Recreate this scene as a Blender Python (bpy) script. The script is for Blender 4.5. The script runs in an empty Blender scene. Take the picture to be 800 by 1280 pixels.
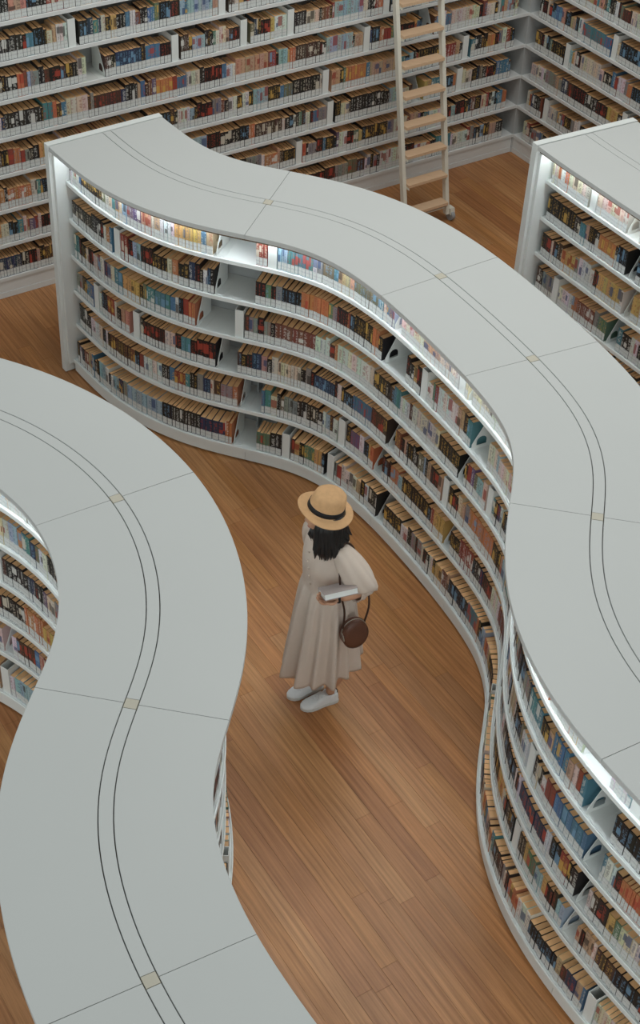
import bpy, bmesh, math, random
import numpy as np
from mathutils import Vector, Matrix

S = bpy.context.scene
C = S.collection
rng = random.Random(7)

# ------------------------------------------------------------------ camera, sky, light, exposure
CAM_H, CAM_F, CAM_PITCH, CAM_ROLL = 6.5, 1902.3, 0.7131, 0.05686
cam_d = bpy.data.cameras.new('camera')
cam = bpy.data.objects.new('camera', cam_d)
C.objects.link(cam)
cam_d.sensor_fit = 'VERTICAL'
cam_d.sensor_height = 36.0
cam_d.lens = CAM_F * 36.0 / 1280.0
cam_d.clip_end = 200
cam.matrix_world = (Matrix.Translation((0, 0, CAM_H)) @ Matrix.Rotation(math.pi / 2 - CAM_PITCH, 4, 'X')
                    @ Matrix.Rotation(CAM_ROLL, 4, 'Z'))
S.camera = cam

world = bpy.data.worlds.new('world')
S.world = world
world.use_nodes = True
bgn = world.node_tree.nodes['Background']
bgn.inputs['Color'].default_value = (0.93, 1.0, 0.99, 1)
bgn.inputs['Strength'].default_value = 0.62


def area_light(name, loc, size_x, size_y, power, col, rot=(0, 0, 0)):
    d = bpy.data.lights.new(name, 'AREA')
    d.shape = 'RECTANGLE'
    d.size, d.size_y, d.energy, d.color = size_x, size_y, power, col
    o = bpy.data.objects.new(name, d)
    o.location = loc
    o.rotation_euler = rot
    C.objects.link(o)
    return o


area_light('pendant_lamp', (1.3, 8.7, 7.6), 4.0, 1.6, 185, (1, 0.975, 0.93))
area_light('ceiling_lamp', (0.9, 11.9, 9.6), 4.5, 1.8, 35, (1, 0.98, 0.95))
area_light('front_fill', (-1.0, -7.0, 4.6), 13, 5.0, 480, (0.95, 1.0, 0.985), (math.radians(90), 0, 0))  # added fill behind the camera, brightens upright faces and shelf interiors
S.view_settings.view_transform = 'Standard'
S.view_settings.look = 'None'
S.view_settings.gamma = 1.0
S.view_settings.use_curve_mapping = False
S.view_settings.exposure = -0.42


# ------------------------------------------------------------------ helpers: objects
def tag(o, label=None, cat=None, group=None, kind=None):
    if label: o['label'] = label
    if cat: o['category'] = cat
    if group: o['group'] = group
    if kind: o['kind'] = kind
    return o


def empty(name, loc=(0, 0, 0), rotz=0.0):
    o = bpy.data.objects.new(name, None)
    o.location = loc
    o.rotation_euler = (0, 0, rotz)
    C.objects.link(o)
    return o


def link(name, me, parent=None):
    o = bpy.data.objects.new(name, me)
    C.objects.link(o)
    if parent: o.parent = parent
    return o


def srgb(r, g, b):
    f = lambda c: (c / 255 / 12.92) if c <= 10 else ((c / 255 + 0.055) / 1.055) ** 2.4
    return (f(r), f(g), f(b), 1.0)


class MB:
    """collects vertices and faces for one mesh object"""

    def __init__(s):
        s.v, s.f, s.m = [], [], []

    def add(s, v, f, mat=0):
        n = len(s.v)
        s.v += [tuple(p) for p in v]
        s.f += [tuple(i + n for i in q) for q in f]
        s.m += [mat] * len(f)
        return s

    def box(s, x0, x1, y0, y1, z0, z1, M=None, mat=0):
        v = [Vector(p) for p in ((x0, y0, z0), (x1, y0, z0), (x1, y1, z0), (x0, y1, z0),
                                 (x0, y0, z1), (x1, y0, z1), (x1, y1, z1), (x0, y1, z1))]
        if M: v = [M @ p for p in v]
        return s.add(v, [(0, 3, 2, 1), (4, 5, 6, 7), (0, 1, 5, 4), (1, 2, 6, 5), (2, 3, 7, 6), (3, 0, 4, 7)], mat)

    def loft(s, rings, caps=True, closed=True, mat=0):
        n = len(rings[0])
        v = [p for r in rings for p in r]
        f = []
        for i in range(len(rings) - 1):
            for j in range(n if closed else n - 1):
                k = (j + 1) % n
                f.append((i * n + j, i * n + k, (i + 1) * n + k, (i + 1) * n + j))
        if caps:
            f.append(tuple(range(n - 1, -1, -1)))
            f.append(tuple((len(rings) - 1) * n + j for j in range(n)))
        return s.add(v, f, mat)

    def tube(s, pts, rad, n=8, mat=0, flat=1.0, up=(0, 0, 1)):
        pts = [Vector(p) for p in pts]
        if not hasattr(rad, '__len__'): rad = [rad] * len(pts)
        rings = []
        for i, p in enumerate(pts):
            t = (pts[min(i + 1, len(pts) - 1)] - pts[max(i - 1, 0)]).normalized()
            a = t.cross(Vector(up))
            if a.length < 1e-3: a = t.cross(Vector((1, 0, 0)))
            a.normalize()
            b = t.cross(a).normalized()
            rings.append([p + (a * math.cos(q) + b * math.sin(q) * flat) * rad[i]
                          for q in [2 * math.pi * k / n for k in range(n)]])
        return s.loft(rings, mat=mat)

    def obj(s, name, mat, parent=None, smooth=False):
        me = bpy.data.meshes.new(name)
        me.from_pydata(s.v, [], s.f)
        for m in (mat if isinstance(mat, (list, tuple)) else [mat]): me.materials.append(m)
        if any(s.m): me.polygons.foreach_set('material_index', s.m)
        if smooth: me.polygons.foreach_set('use_smooth', [True] * len(s.f))
        me.update()
        bm = bmesh.new()
        bm.from_mesh(me)
        bmesh.ops.recalc_face_normals(bm, faces=bm.faces)
        bm.to_mesh(me)
        bm.free()
        return link(name, me, parent)


def bake(o, mods):
    """apply modifiers described as (type, dict) and keep the result as plain mesh"""
    for t, kw in mods:
        m = o.modifiers.new(t, t)
        for k, v in kw.items(): setattr(m, k, v)
    dg = bpy.context.evaluated_depsgraph_get()
    me = bpy.data.meshes.new_from_object(o.evaluated_get(dg))
    o.modifiers.clear()
    o.data = me
    return o


# ------------------------------------------------------------------ helpers: materials
def new_mat(name, rough=0.5, spec=0.5):
    m = bpy.data.materials.new(name)
    m.use_nodes = True
    nt = m.node_tree
    b = nt.nodes['Principled BSDF']
    b.inputs['Roughness'].default_value = rough
    b.inputs['Specular IOR Level'].default_value = spec
    return m, nt, b


def N(nt, kind, **kw):
    n = nt.nodes.new(kind)
    for k, v in kw.items():
        if k in n.inputs: n.inputs[k].default_value = v
        else: setattr(n, k, v)
    return n


def plain(name, col, rough=0.5, spec=0.5, scale=6.0, amount=0.05, bump=0.0, bscale=200, stretch=None):
    """one colour broken up a little by noise, with optional fine relief"""
    m, nt, b = new_mat(name, rough, spec)
    tc = N(nt, 'ShaderNodeTexCoord')
    vec = tc.outputs['Object']
    if stretch:
        mp = N(nt, 'ShaderNodeMapping')
        mp.inputs['Scale'].default_value = stretch
        nt.links.new(vec, mp.inputs['Vector'])
        vec = mp.outputs['Vector']
    no = N(nt, 'ShaderNodeTexNoise', Scale=scale, Detail=4.0)
    nt.links.new(vec, no.inputs['Vector'])
    mx = N(nt, 'ShaderNodeMix', data_type='RGBA')
    mx.inputs[6].default_value = tuple(c * (1 - amount * 2) for c in col[:3]) + (1,)
    mx.inputs[7].default_value = tuple(min(1, c * (1 + amount)) for c in col[:3]) + (1,)
    nt.links.new(no.outputs['Fac'], mx.inputs[0])
    nt.links.new(mx.outputs[2], b.inputs['Base Color'])
    if bump:
        n2 = N(nt, 'ShaderNodeTexNoise', Scale=bscale, Detail=3.0)
        nt.links.new(vec, n2.inputs['Vector'])
        bp = N(nt, 'ShaderNodeBump', Strength=bump, Distance=0.002)
        nt.links.new(n2.outputs['Fac'], bp.inputs['Height'])
        nt.links.new(bp.outputs['Normal'], b.inputs['Normal'])
    return m


M_top = plain('counter_laminate', (0.63, 0.645, 0.632), 0.42, 0.35, 1.4, 0.015)
M_white = plain('white_powder_coat', (0.80, 0.83, 0.81), 0.6, 0.25, 3, 0.02)
M_wallwhite = plain('white_shelf_laminate', (0.74, 0.755, 0.745), 0.5, 0.35, 3, 0.02)
M_core = plain('edge_core', srgb(118, 100, 82), 0.7, 0.2, 30, 0.1)
M_pad = plain('beige_joint', srgb(206, 200, 184), 0.6, 0.3, 30, 0.03)
M_backp = plain('grey_back_board', (0.50, 0.52, 0.52), 0.6, 0.3, 3, 0.03)
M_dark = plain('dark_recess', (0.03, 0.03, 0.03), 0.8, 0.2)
M_cream = plain('cream_enamel', srgb(226, 222, 208), 0.4, 0.5, 4, 0.02)
M_tread = plain('pale_beech', srgb(222, 188, 154), 0.5, 0.4, 8, 0.1, 0.05, 60, (1, 12, 12))
M_rubber = plain('grey_rubber', (0.35, 0.36, 0.37), 0.6)
M_page = plain('book_pages', srgb(242, 194, 142), 0.85, 0.1, 14, 0.16, 0.3, 900, (1, 1, 0.2))

led, nt, b = new_mat('led_diffuser')
b.inputs['Emission Color'].default_value = (0.85, 0.95, 1, 1)
b.inputs['Emission Strength'].default_value = 27.0


def cover_material():
    m, nt, b = new_mat('book_cover', 0.5, 0.35)
    col = N(nt, 'ShaderNodeAttribute', attribute_name='Col')
    acc = N(nt, 'ShaderNodeAttribute', attribute_name='Acc')
    uv = N(nt, 'ShaderNodeUVMap')
    sep = N(nt, 'ShaderNodeSeparateXYZ')
    nt.links.new(uv.outputs['UV'], sep.inputs[0])
    # a title: blobs of lettering along the middle of the spine, plus a rare solid band
    fr = N(nt, 'ShaderNodeMath', operation='FRACT')
    nt.links.new(sep.outputs['X'], fr.inputs[0])
    flo = N(nt, 'ShaderNodeMath', operation='FLOOR')
    nt.links.new(sep.outputs['X'], flo.inputs[0])

    def math2(op, a, b_):
        n = N(nt, 'ShaderNodeMath', operation=op)
        for i, q in enumerate((a, b_)):
            if isinstance(q, (int, float)): n.inputs[i].default_value = q
            else: nt.links.new(q, n.inputs[i])
        return n.outputs[0]
    cu_ = math2('ABSOLUTE', math2('SUBTRACT', fr.outputs[0], 0.5), 0)
    mid = math2('LESS_THAN', cu_, 0.27)
    cb = N(nt, 'ShaderNodeCombineXYZ')
    nt.links.new(math2('MULTIPLY', flo.outputs[0], 5.77), cb.inputs[0])
    nt.links.new(math2('MULTIPLY', sep.outputs['Y'], 15.0), cb.inputs[1])
    nt.links.new(math2('MULTIPLY', fr.outputs[0], 2.6), cb.inputs[2])
    no = N(nt, 'ShaderNodeTexNoise', Scale=1.0, Detail=1.0)
    nt.links.new(cb.outputs[0], no.inputs['Vector'])
    letters = math2('MULTIPLY', math2('GREATER_THAN', no.outputs['Fac'], 0.5), mid)
    rnd = N(nt, 'ShaderNodeTexWhiteNoise', noise_dimensions='1D')
    nt.links.new(flo.outputs[0], rnd.inputs['W'])
    c0 = math2('ADD', math2('MULTIPLY', rnd.outputs['Value'], 0.4), 0.42)
    ln = math2('ADD', math2('MULTIPLY', math2('FRACT', math2('MULTIPLY', rnd.outputs['Value'], 7.31), 0), 0.16), 0.08)
    inside = math2('LESS_THAN', math2('ABSOLUTE', math2('SUBTRACT', sep.outputs['Y'], c0), 0), ln)
    band = math2('MULTIPLY', inside, math2('GREATER_THAN', math2('FRACT', math2('MULTIPLY', rnd.outputs['Value'], 13.7), 0), 0.72))
    txt = math2('MULTIPLY', math2('MULTIPLY', letters, math2('GREATER_THAN', sep.outputs['Y'], 0.38)), math2('LESS_THAN', sep.outputs['Y'], 0.93))
    fac = math2('MULTIPLY', math2('MAXIMUM', math2('MULTIPLY', txt, 0.55), band), 0.8)
    mx = N(nt, 'ShaderNodeMix', data_type='RGBA')
    nt.links.new(fac, mx.inputs[0])
    nt.links.new(col.outputs['Color'], mx.inputs[6])
    nt.links.new(acc.outputs['Color'], mx.inputs[7])
    nt.links.new(mx.outputs[2], b.inputs['Base Color'])
    return m


def sticker_material():
    m, nt, b = new_mat('spine_sticker', 0.5, 0.3)
    uv = N(nt, 'ShaderNodeUVMap')
    sep = N(nt, 'ShaderNodeSeparateXYZ')
    nt.links.new(uv.outputs['UV'], sep.inputs[0])
    wv = N(nt, 'ShaderNodeMath', operation='SINE')
    ml = N(nt, 'ShaderNodeMath', operation='MULTIPLY')
    ml.inputs[1].default_value = 15.0
    nt.links.new(sep.outputs['Y'], ml.inputs[0]); nt.links.new(ml.outputs[0], wv.inputs[0])
    g = N(nt, 'ShaderNodeMath', operation='GREATER_THAN')
    g.inputs[1].default_value = 0.35
    nt.links.new(wv.outputs[0], g.inputs[0])
    mp = N(nt, 'ShaderNodeMapping')
    mp.inputs['Scale'].default_value = (7, 3, 1)
    nt.links.new(uv.outputs['UV'], mp.inputs['Vector'])
    no = N(nt, 'ShaderNodeTexNoise', Scale=1.3, Detail=1.0)
    nt.links.new(mp.outputs['Vector'], no.inputs['Vector'])
    t = N(nt, 'ShaderNodeMath', operation='GREATER_THAN')
    t.inputs[1].default_value = 0.5
    nt.links.new(no.outputs['Fac'], t.inputs[0])
    a = N(nt, 'ShaderNodeMath', operation='MULTIPLY')
    nt.links.new(g.outputs[0], a.inputs[0]); nt.links.new(t.outputs[0], a.inputs[1])
    mx = N(nt, 'ShaderNodeMix', data_type='RGBA')
    mx.inputs[6].default_value = (0.70, 0.72, 0.70, 1)
    mx.inputs[7].default_value = (0.52, 0.53, 0.54, 1)
    nt.links.new(a.outputs[0], mx.inputs[0])
    nt.links.new(mx.outputs[2], b.inputs['Base Color'])
    return m


M_cover, M_stick = cover_material(), sticker_material()

PLANK_DIR = Vector((0.563, -0.826, 0)).normalized()
PLANK_ACR = Vector((0.826, 0.563, 0)).normalized()
PLANK_ANG = math.atan2(PLANK_DIR.y, PLANK_DIR.x)


def floor_material():
    m, nt, b = new_mat('bamboo_floor', 0.36, 0.32)
    col = N(nt, 'ShaderNodeAttribute', attribute_name='Col')
    ge = N(nt, 'ShaderNodeNewGeometry')
    mp = N(nt, 'ShaderNodeMapping')
    mp.inputs['Rotation'].default_value = (0, 0, -PLANK_ANG)
    nt.links.new(ge.outputs['Position'], mp.inputs['Vector'])
    m2 = N(nt, 'ShaderNodeMapping')
    m2.inputs['Scale'].default_value = (1.6, 55, 1)
    nt.links.new(mp.outputs['Vector'], m2.inputs['Vector'])
    no = N(nt, 'ShaderNodeTexNoise', Scale=1.0, Detail=5.0, Roughness=0.62)
    nt.links.new(m2.outputs['Vector'], no.inputs['Vector'])
    rp = N(nt, 'ShaderNodeValToRGB')
    rp.color_ramp.elements[0].position, rp.color_ramp.elements[0].color = 0.3, (0.62, 0.56, 0.5, 1)
    rp.color_ramp.elements[1].position, rp.color_ramp.elements[1].color = 0.68, (1.16, 1.16, 1.14, 1)
    nt.links.new(no.outputs['Fac'], rp.inputs[0])
    # worn, paler and darker patches
    n3 = N(nt, 'ShaderNodeTexNoise', Scale=1.1, Detail=3.0)
    nt.links.new(ge.outputs['Position'], n3.inputs['Vector'])
    r3 = N(nt, 'ShaderNodeValToRGB')
    r3.color_ramp.elements[0].position, r3.color_ramp.elements[0].color = 0.36, (0.84, 0.82, 0.8, 1)
    r3.color_ramp.elements[1].position, r3.color_ramp.elements[1].color = 0.66, (1.1, 1.12, 1.14, 1)
    nt.links.new(n3.outputs['Fac'], r3.inputs[0])
    mu = N(nt, 'ShaderNodeMix', data_type='RGBA', blend_type='MULTIPLY')
    mu.inputs[0].default_value = 1.0
    nt.links.new(col.outputs['Color'], mu.inputs[6]); nt.links.new(rp.outputs[0], mu.inputs[7])
    m4 = N(nt, 'ShaderNodeMix', data_type='RGBA', blend_type='MULTIPLY')
    m4.inputs[0].default_value = 1.0
    nt.links.new(mu.outputs[2], m4.inputs[6]); nt.links.new(r3.outputs[0], m4.inputs[7])
    nt.links.new(m4.outputs[2], b.inputs['Base Color'])
    bp = N(nt, 'ShaderNodeBump', Strength=0.08, Distance=0.001)
    nt.links.new(no.outputs['Fac'], bp.inputs['Height'])
    nt.links.new(bp.outputs['Normal'], b.inputs['Normal'])
    return m


M_floor = floor_material()
M_sub = plain('floor_joint', srgb(96, 62, 40), 0.8, 0.1)

# ------------------------------------------------------------------ curves
TOP_Z = 1.786                                    # counter height
LIP_Z = [1.50, 1.22, 0.94, 0.66, 0.38, 0.085]    # underside of the six boards, topmost first
BOARD_T = 0.024


def bspline(cp, n=12):
    cp = np.asarray(cp, float)
    P = np.vstack([2 * cp[0] - cp[1], cp, 2 * cp[-1] - cp[-2]])
    out = []
    for i in range(len(P) - 3):
        for t in np.linspace(0, 1, n, endpoint=False):
            w = np.array([(1 - t) ** 3, 3 * t ** 3 - 6 * t ** 2 + 4, -3 * t ** 3 + 3 * t ** 2 + 3 * t + 1, t ** 3]) / 6
            out.append(w @ P[i:i + 4])
    out.append((P[-3] * 4 + P[-2] + P[-4]) / 6)
    return np.array(out)


class Path:
    def __init__(s, pts):
        s.p = np.asarray(pts, float)
        s.L = np.r_[0, np.cumsum(np.linalg.norm(np.diff(s.p, axis=0), axis=1))]
        s.len = float(s.L[-1])
        t = np.gradient(s.p, axis=0)
        s.t = t / np.linalg.norm(t, axis=1)[:, None]

    def at(s, d):
        p = np.array([np.interp(d, s.L, s.p[:, i]) for i in (0, 1)])
        t = np.array([np.interp(d, s.L, s.t[:, i]) for i in (0, 1)])
        return p, t / np.linalg.norm(t)

    def resampled(s, ds):
        k = max(2, int(round(s.len / ds)) + 1)
        return Path([s.at(d)[0] for d in np.linspace(0, s.len, k)])

    def offset(s, o):                             # positive to the side left of travel
        return Path(s.p + np.stack([-s.t[:, 1], s.t[:, 0]], 1) * o)

    def nearest(s, q):
        return float(s.L[np.linalg.norm(s.p - np.asarray(q), axis=1).argmin()])


def sweep(mb, path, s0, s1, prof, step=0.06, mat=0):
    """push a closed (offset, z) outline along a path"""
    k = max(1, int(math.ceil((s1 - s0) / step)))
    rings = []
    for d in np.linspace(s0, s1, k + 1):
        p, t = path.at(d)
        n = np.array([-t[1], t[0]])
        rings.append([(p[0] + n[0] * o, p[1] + n[1] * o, z) for o, z in prof])
    return mb.loft(rings, mat=mat)


def slab(o0, o1, z0, z1, ch=0.0):
    if not ch: return [(o0, z0), (o1, z0), (o1, z1), (o0, z1)]
    return [(o0, z0), (o1, z0), (o1, z1 - ch), (o1 - ch, z1), (o0 + ch, z1), (o0, z1 - ch)]


# ------------------------------------------------------------------ room shell
WN = np.array([math.sin(-0.6145), math.cos(-0.6145)])       # away from the room, through the long wall shelves
WT = np.array([WN[1], -WN[0]])                              # along them, towards the corner
WD = 9.45                                                   # distance of their front from the world origin
CORNER = WN * WD + WT * 8.554
RT = -WN                                                    # along the second run, out of the corner
RNRM = WT

fl = MB()
fl.box(-6, 6.5, -1, 16.5, -0.20, -0.014)
floor = fl.obj('floor', M_sub)
tag(floor, kind='structure')


def wall_quad(name, a, b, nrm, z0, z1, th, mat):
    m = MB()
    a, b, nrm = np.asarray(a), np.asarray(b), np.asarray(nrm)
    v = [(*(a), z0), (*(b), z0), (*(b + nrm * th), z0), (*(a + nrm * th), z0)]
    v += [(x, y, z1) for x, y, _ in v]
    m.add(v, [(0, 3, 2, 1), (4, 5, 6, 7), (0, 1, 5, 4), (1, 2, 6, 5), (2, 3, 7, 6), (3, 0, 4, 7)])
    return tag(m.obj(name, mat), kind='structure')


W_DEEP = 0.30
ca = CORNER + WN * (W_DEEP + 0.02) + WT * (W_DEEP + 0.02)
wall_quad('wall_back', ca - WT * 8.2, ca, WN, 0, 5.2, 0.12, M_wallwhite)
wall_quad('wall_right', ca + WN * 0.12, ca + RT * 6.0, RNRM, 0, 5.2, 0.12, M_wallwhite)

# ------------------------------------------------------------------ curved bookcases
FRONTS = {}


class Bookcase:
    def __init__(s, name, label, cp, hw, seams, sides, panel=False, zt=TOP_Z):
        s.c = Path(bspline(cp)).resampled(0.02)
        s.hw = hw
        s.seams = sorted(s.c.nearest(q) for q in seams)
        p0, t0 = s.c.at(0)
        s.root = tag(empty(name, (p0[0], p0[1], 0)), label, 'bookcase', 'curved white bookcases')
        s.org = Vector((p0[0], p0[1], 0))
        s.cuts = [0.0] + s.seams + [s.c.len]
        P = s.part
        a0 = 0.03 if panel else 0.0
        # worktop: three strips a segment, split by open joints
        car = MB(); sweep(car, s.c, a0, s.c.len, slab(-hw + 0.02, hw - 0.02, zt - 0.052, zt - 0.0315)); P(car, 'top_carrier', M_core)
        for i in range(len(s.cuts) - 1):
            u0 = max(s.cuts[i], a0) + (0.0016 if i else 0)
            u1 = s.cuts[i + 1] - 0.0016
            for o0, o1 in ((-hw, -0.0318), (0.0318, hw)):
                m = MB(); sweep(m, s.c, u0, u1, slab(o0, o1, zt - 0.031, zt, 0.0022)); P(m, 'countertop_panel', M_top)
            m = MB()
            sweep(m, s.c, u0 + (0.026 if i else 0), u1 - (0.026 if i < len(s.cuts) - 2 else 0), slab(-0.0275, 0.0275, zt - 0.031, zt - 0.0008, 0.0015))
            P(m, 'inlay_strip', M_top)
        for d in s.seams:
            m = MB(); sweep(m, s.c, d - 0.0245, d + 0.0245, slab(-0.0275, 0.0275, zt - 0.031, zt + 0.0002, 0.001)); P(m, 'joint_plate', M_pad)
        # each open side: boards, back, plinth, light strip
        for sd in (-1, 1):
            for z in LIP_Z:
                m = MB(); e, i_ = hw - (0.09 if z > 0.1 else 0.052), 0.045
                sweep(m, s.c, a0 + 0.021, s.c.len, [(q * sd, w) for q, w in ((e, z), (e, z + 0.026), (e - 0.004, z + 0.03), (e - 0.012, z + BOARD_T), (i_, z + BOARD_T), (i_, z))])
                P(m, 'shelf_board', M_white)
            m = MB(); sweep(m, s.c, a0 + 0.021, s.c.len, [(q * sd, w) for q, w in slab(0.02, 0.04, 0.09, zt - 0.055)]); P(m, 'back_board', M_backp)
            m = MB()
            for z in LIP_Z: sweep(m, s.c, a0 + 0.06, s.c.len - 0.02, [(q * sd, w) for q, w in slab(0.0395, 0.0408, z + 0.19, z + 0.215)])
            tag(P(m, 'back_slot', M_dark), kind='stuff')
            for i in range(len(s.cuts) - 1):
                m = MB(); sweep(m, s.c, max(s.cuts[i], a0 + 0.021) + 0.0016, s.cuts[i + 1] - 0.0016, [(q * sd, w) for q, w in slab(hw - 0.078, hw - 0.060, 0.014, 0.083)]); P(m, 'plinth_panel', M_white)
            m = MB(); sweep(m, s.c, a0 + 0.05, s.c.len - 0.02, [(q * sd, w) for q, w in slab(hw - 0.078, hw - 0.053, zt - 0.058, zt - 0.053)])
            tag(P(m, 'light_strip', led), 'glowing light strip under the counter edge')
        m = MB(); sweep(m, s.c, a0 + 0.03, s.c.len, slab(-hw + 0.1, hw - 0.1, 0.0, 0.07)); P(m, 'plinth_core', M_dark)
        if panel:
            n = np.array([-t0[1], t0[0]])
            m = MB()
            q = [p0 - t0 * 0.03 - n * (hw + 0.004), p0 + t0 * 0.022 - n * (hw + 0.004), p0 + t0 * 0.022 + n * (hw + 0.004), p0 - t0 * 0.03 + n * (hw + 0.004)]
            m.loft([[(x, y, z) for x, y in q] for z in (0.006, zt + 0.003)])
            P(m, 'end_panel', M_white)
            m = MB()
            q = [p0 + t0 * 0.0225 - n * (hw - 0.02), p0 + t0 * 0.0505 - n * (hw - 0.02), p0 + t0 * 0.0505 + n * (hw - 0.02), p0 + t0 * 0.0225 + n * (hw - 0.02)]
            m.loft([[(x, y, z) for x, y in q] for z in (0.084, zt - 0.06)])
            P(m, 'end_lining', M_white)
        # uprights that carry the boards, hidden behind the books
        for d in s.seams:
            for sd in (-1, 1):
                m = MB(); sweep(m, s.c, d - 0.006, d + 0.006, [(q * sd, w) for q, w in slab(0.041, hw - 0.30, 0.115, zt - 0.06)]); P(m, 'upright', M_backp)

    def part(s, mb, name, mat):
        mb.v = [(x - s.org.x, y - s.org.y, z) for x, y, z in mb.v]
        return mb.obj(name, mat, s.root)

    def front(s, side, lowest=False):
        return s.c.offset(side * (s.hw - (0.055 if lowest else 0.09))).resampled(0.02), side


CP_M = [[-1.559, 9.167], [-1.202, 8.686], [-0.77, 8.426], [-0.314, 8.322], [0.108, 8.159], [0.488, 7.811], [0.814, 7.324], [1.119, 6.809],
        [1.341, 6.331], [1.388, 5.878], [1.303, 5.438], [1.263, 4.98], [1.39, 4.484], [1.72, 3.98], [2.12, 3.48], [2.55, 3.0]]
CP_L = [[-2.9, 6.25], [-2.42, 6.27], [-1.984, 6.213], [-1.558, 6.04], [-1.22, 5.786], [-0.96, 5.484], [-0.791, 5.149], [-0.704, 4.808], [-0.686, 4.483],
        [-0.729, 4.182], [-0.773, 3.886], [-0.759, 3.576], [-0.667, 3.241], [-0.485, 2.877], [-0.206, 2.485], [0.1, 2.1]]
CP_R = [[1.652, 9.533], [1.79, 9.31], [1.946, 9.087], [2.399, 8.424], [2.95, 7.75]]
SEAM_M = [(-0.43, 8.36), (0.62, 7.59), (1.12, 6.83), (1.22, 5.54), (1.51, 4.22), (2.1, 3.5)]
SEAM_L = [(-1.95, 6.22), (-0.965, 5.465), (-0.73, 4.18), (-0.44, 2.96)]
bc_m = Bookcase('curved_bookcase', 'long S-shaped white bookcase with six book tiers, facing the woman', CP_M, 0.422, SEAM_M, (-1, 1), True)
bc_l = Bookcase('curved_bookcase', 'nearest white bookcase whose broad bare top snakes along the aisle', CP_L, 0.4115, SEAM_L, (-1, 1))
bc_r = Bookcase('curved_bookcase', 'short visible end of white bookcase closest to the room corner', CP_R, 0.42, [(2.6, 8.17)], (-1, 1), True)

# ------------------------------------------------------------------ wall shelves
W_Z0, W_PITCH, W_TIERS = 0.151, 0.2825, 12


def wall_case(name, label, o, t, nrm, length, a_back, b_back):
    """straight shelves; o = front corner, t = along, nrm = into the wall"""
    root = tag(empty(name, (o[0], o[1], 0)), label, 'bookcase', 'white shelves along the walls')
    o, t, nrm = np.zeros(2), np.asarray(t), np.asarray(nrm)

    def prism(u0, u1, d0, d1, z0, z1, nm, mat, prof=None):
        m = MB()
        prof = prof or slab(d0, d1, z0, z1)
        m.loft([[(*(o + t * u + nrm * d), z) for d, z in prof] for u in (u0, u1)])
        return m.obj(nm, mat, root)
    for k in range(W_TIERS + 1):
        z = W_Z0 + k * W_PITCH
        prism(-a_back, length, 0, 0, 0, 0, 'shelf_board', M_wallwhite,
              [(0, z), (0, z + 0.026), (0.004, z + 0.03), (0.012, z + BOARD_T), (W_DEEP - 0.015, z + BOARD_T), (W_DEEP - 0.015, z)])
    prism(-a_back, length, W_DEEP - 0.014, W_DEEP, 0.0, W_Z0 + W_TIERS * W_PITCH + 0.05, 'back_board', M_backp)
    prism(-a_back, length, 0.012, 0.03, 0.05, W_Z0 - 0.001, 'plinth_panel', M_wallwhite)
    prism(-a_back, length, 0.008, 0.026, 0.002, 0.048, 'plinth_panel', M_wallwhite)
    return root


W_LEN = 7.2
wall_case('wall_bookcase', 'long white wall shelves full of books behind the ladder', CORNER, -WT, WN, W_LEN, 0.0, 0)
wall_case('wall_bookcase', 'white wall shelves meeting the ladder wall at the corner', CORNER, RT, RNRM, 4.2, 0.0, 0)
# corner post that closes the void behind the two fronts
m = MB()
q = [CORNER + WN * 0.001 + WT * 0.001, CORNER + WN * 0.001 + WT * W_DEEP, CORNER + WN * W_DEEP + WT * W_DEEP, CORNER + WN * W_DEEP + WT * 0.001]
m.loft([[(x, y, z) for x, y in q] for z in (0.0, W_Z0 + W_TIERS * W_PITCH + 0.05)])
tag(m.obj('trim_corner', M_backp), kind='structure')

# ------------------------------------------------------------------ ladder
LAD = tag(empty('library_ladder', (0.92, 11.34, 0)), 'cream rolling library ladder with pale wooden treads leaning on shelves', 'ladder')
l_in = np.array([WN[0], WN[1]])
l_foot = WN * (WD - 0.71)
LEAN = 0.36 / 1.78


def lad_pt(u, z, du=0.0, dn=0.0):
    p = l_foot + WT * (u + du) + WN * (LEAN * z + dn)
    return Vector((p[0] - 0.92, p[1] - 11.34, z))


for u in (6.87, 7.30):
    m = MB()
    rings = [[lad_pt(u, z, a, c) for a, c in ((-0.017, -0.022), (0.017, -0.022), (0.017, 0.022), (-0.017, 0.022))] for z in (0.07, 3.40)]
    m.loft(rings)
    m.obj('rail', M_cream, LAD)
    m = MB()
    c = lad_pt(u, 0.045, 0.045 if u > 7 else -0.045, 0.0)
    m.tube([c - Vector((WT[0], WT[1], 0)) * 0.016, c + Vector((WT[0], WT[1], 0)) * 0.016], 0.045, 16)
    w_ = m.obj('caster_wheel', M_rubber, LAD)
    m = MB()
    m.loft([[lad_pt(u, z, a + (0.045 if u > 7 else -0.045), c) for a, c in ((-0.022, -0.03), (0.022, -0.03), (0.022, 0.03), (-0.022, 0.03))] for z in (0.06, 0.115)])
    m.loft([[lad_pt(u, z, a, c) for a, c in ((-0.02, -0.012), (0.02, -0.012), (0.02, 0.012), (-0.02, 0.012))] for z in (0.08, 0.11)])
    m.obj('caster_housing', M_cream, LAD)
for i in range(14):
    z = 0.17 + i * 0.235
    m = MB()
    m.loft([[lad_pt(u, z + dz, 0, c - LEAN * dz) for c, dz in ((-0.055, 0), (0.045, 0), (0.045, 0.024), (-0.055, 0.024))] for u in (6.889, 7.281)])
    m.obj('step', M_tread, LAD)
    m = MB()
    for u in (6.893, 7.277):
        m.loft([[lad_pt(u, z + dz, a, c) for a, c in ((-0.004, -0.05), (0.004, -0.05), (0.004, 0.03), (-0.004, 0.03))] for dz in (-0.02, -0.001)])
    m.obj('step_bracket', M_cream, LAD)
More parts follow.
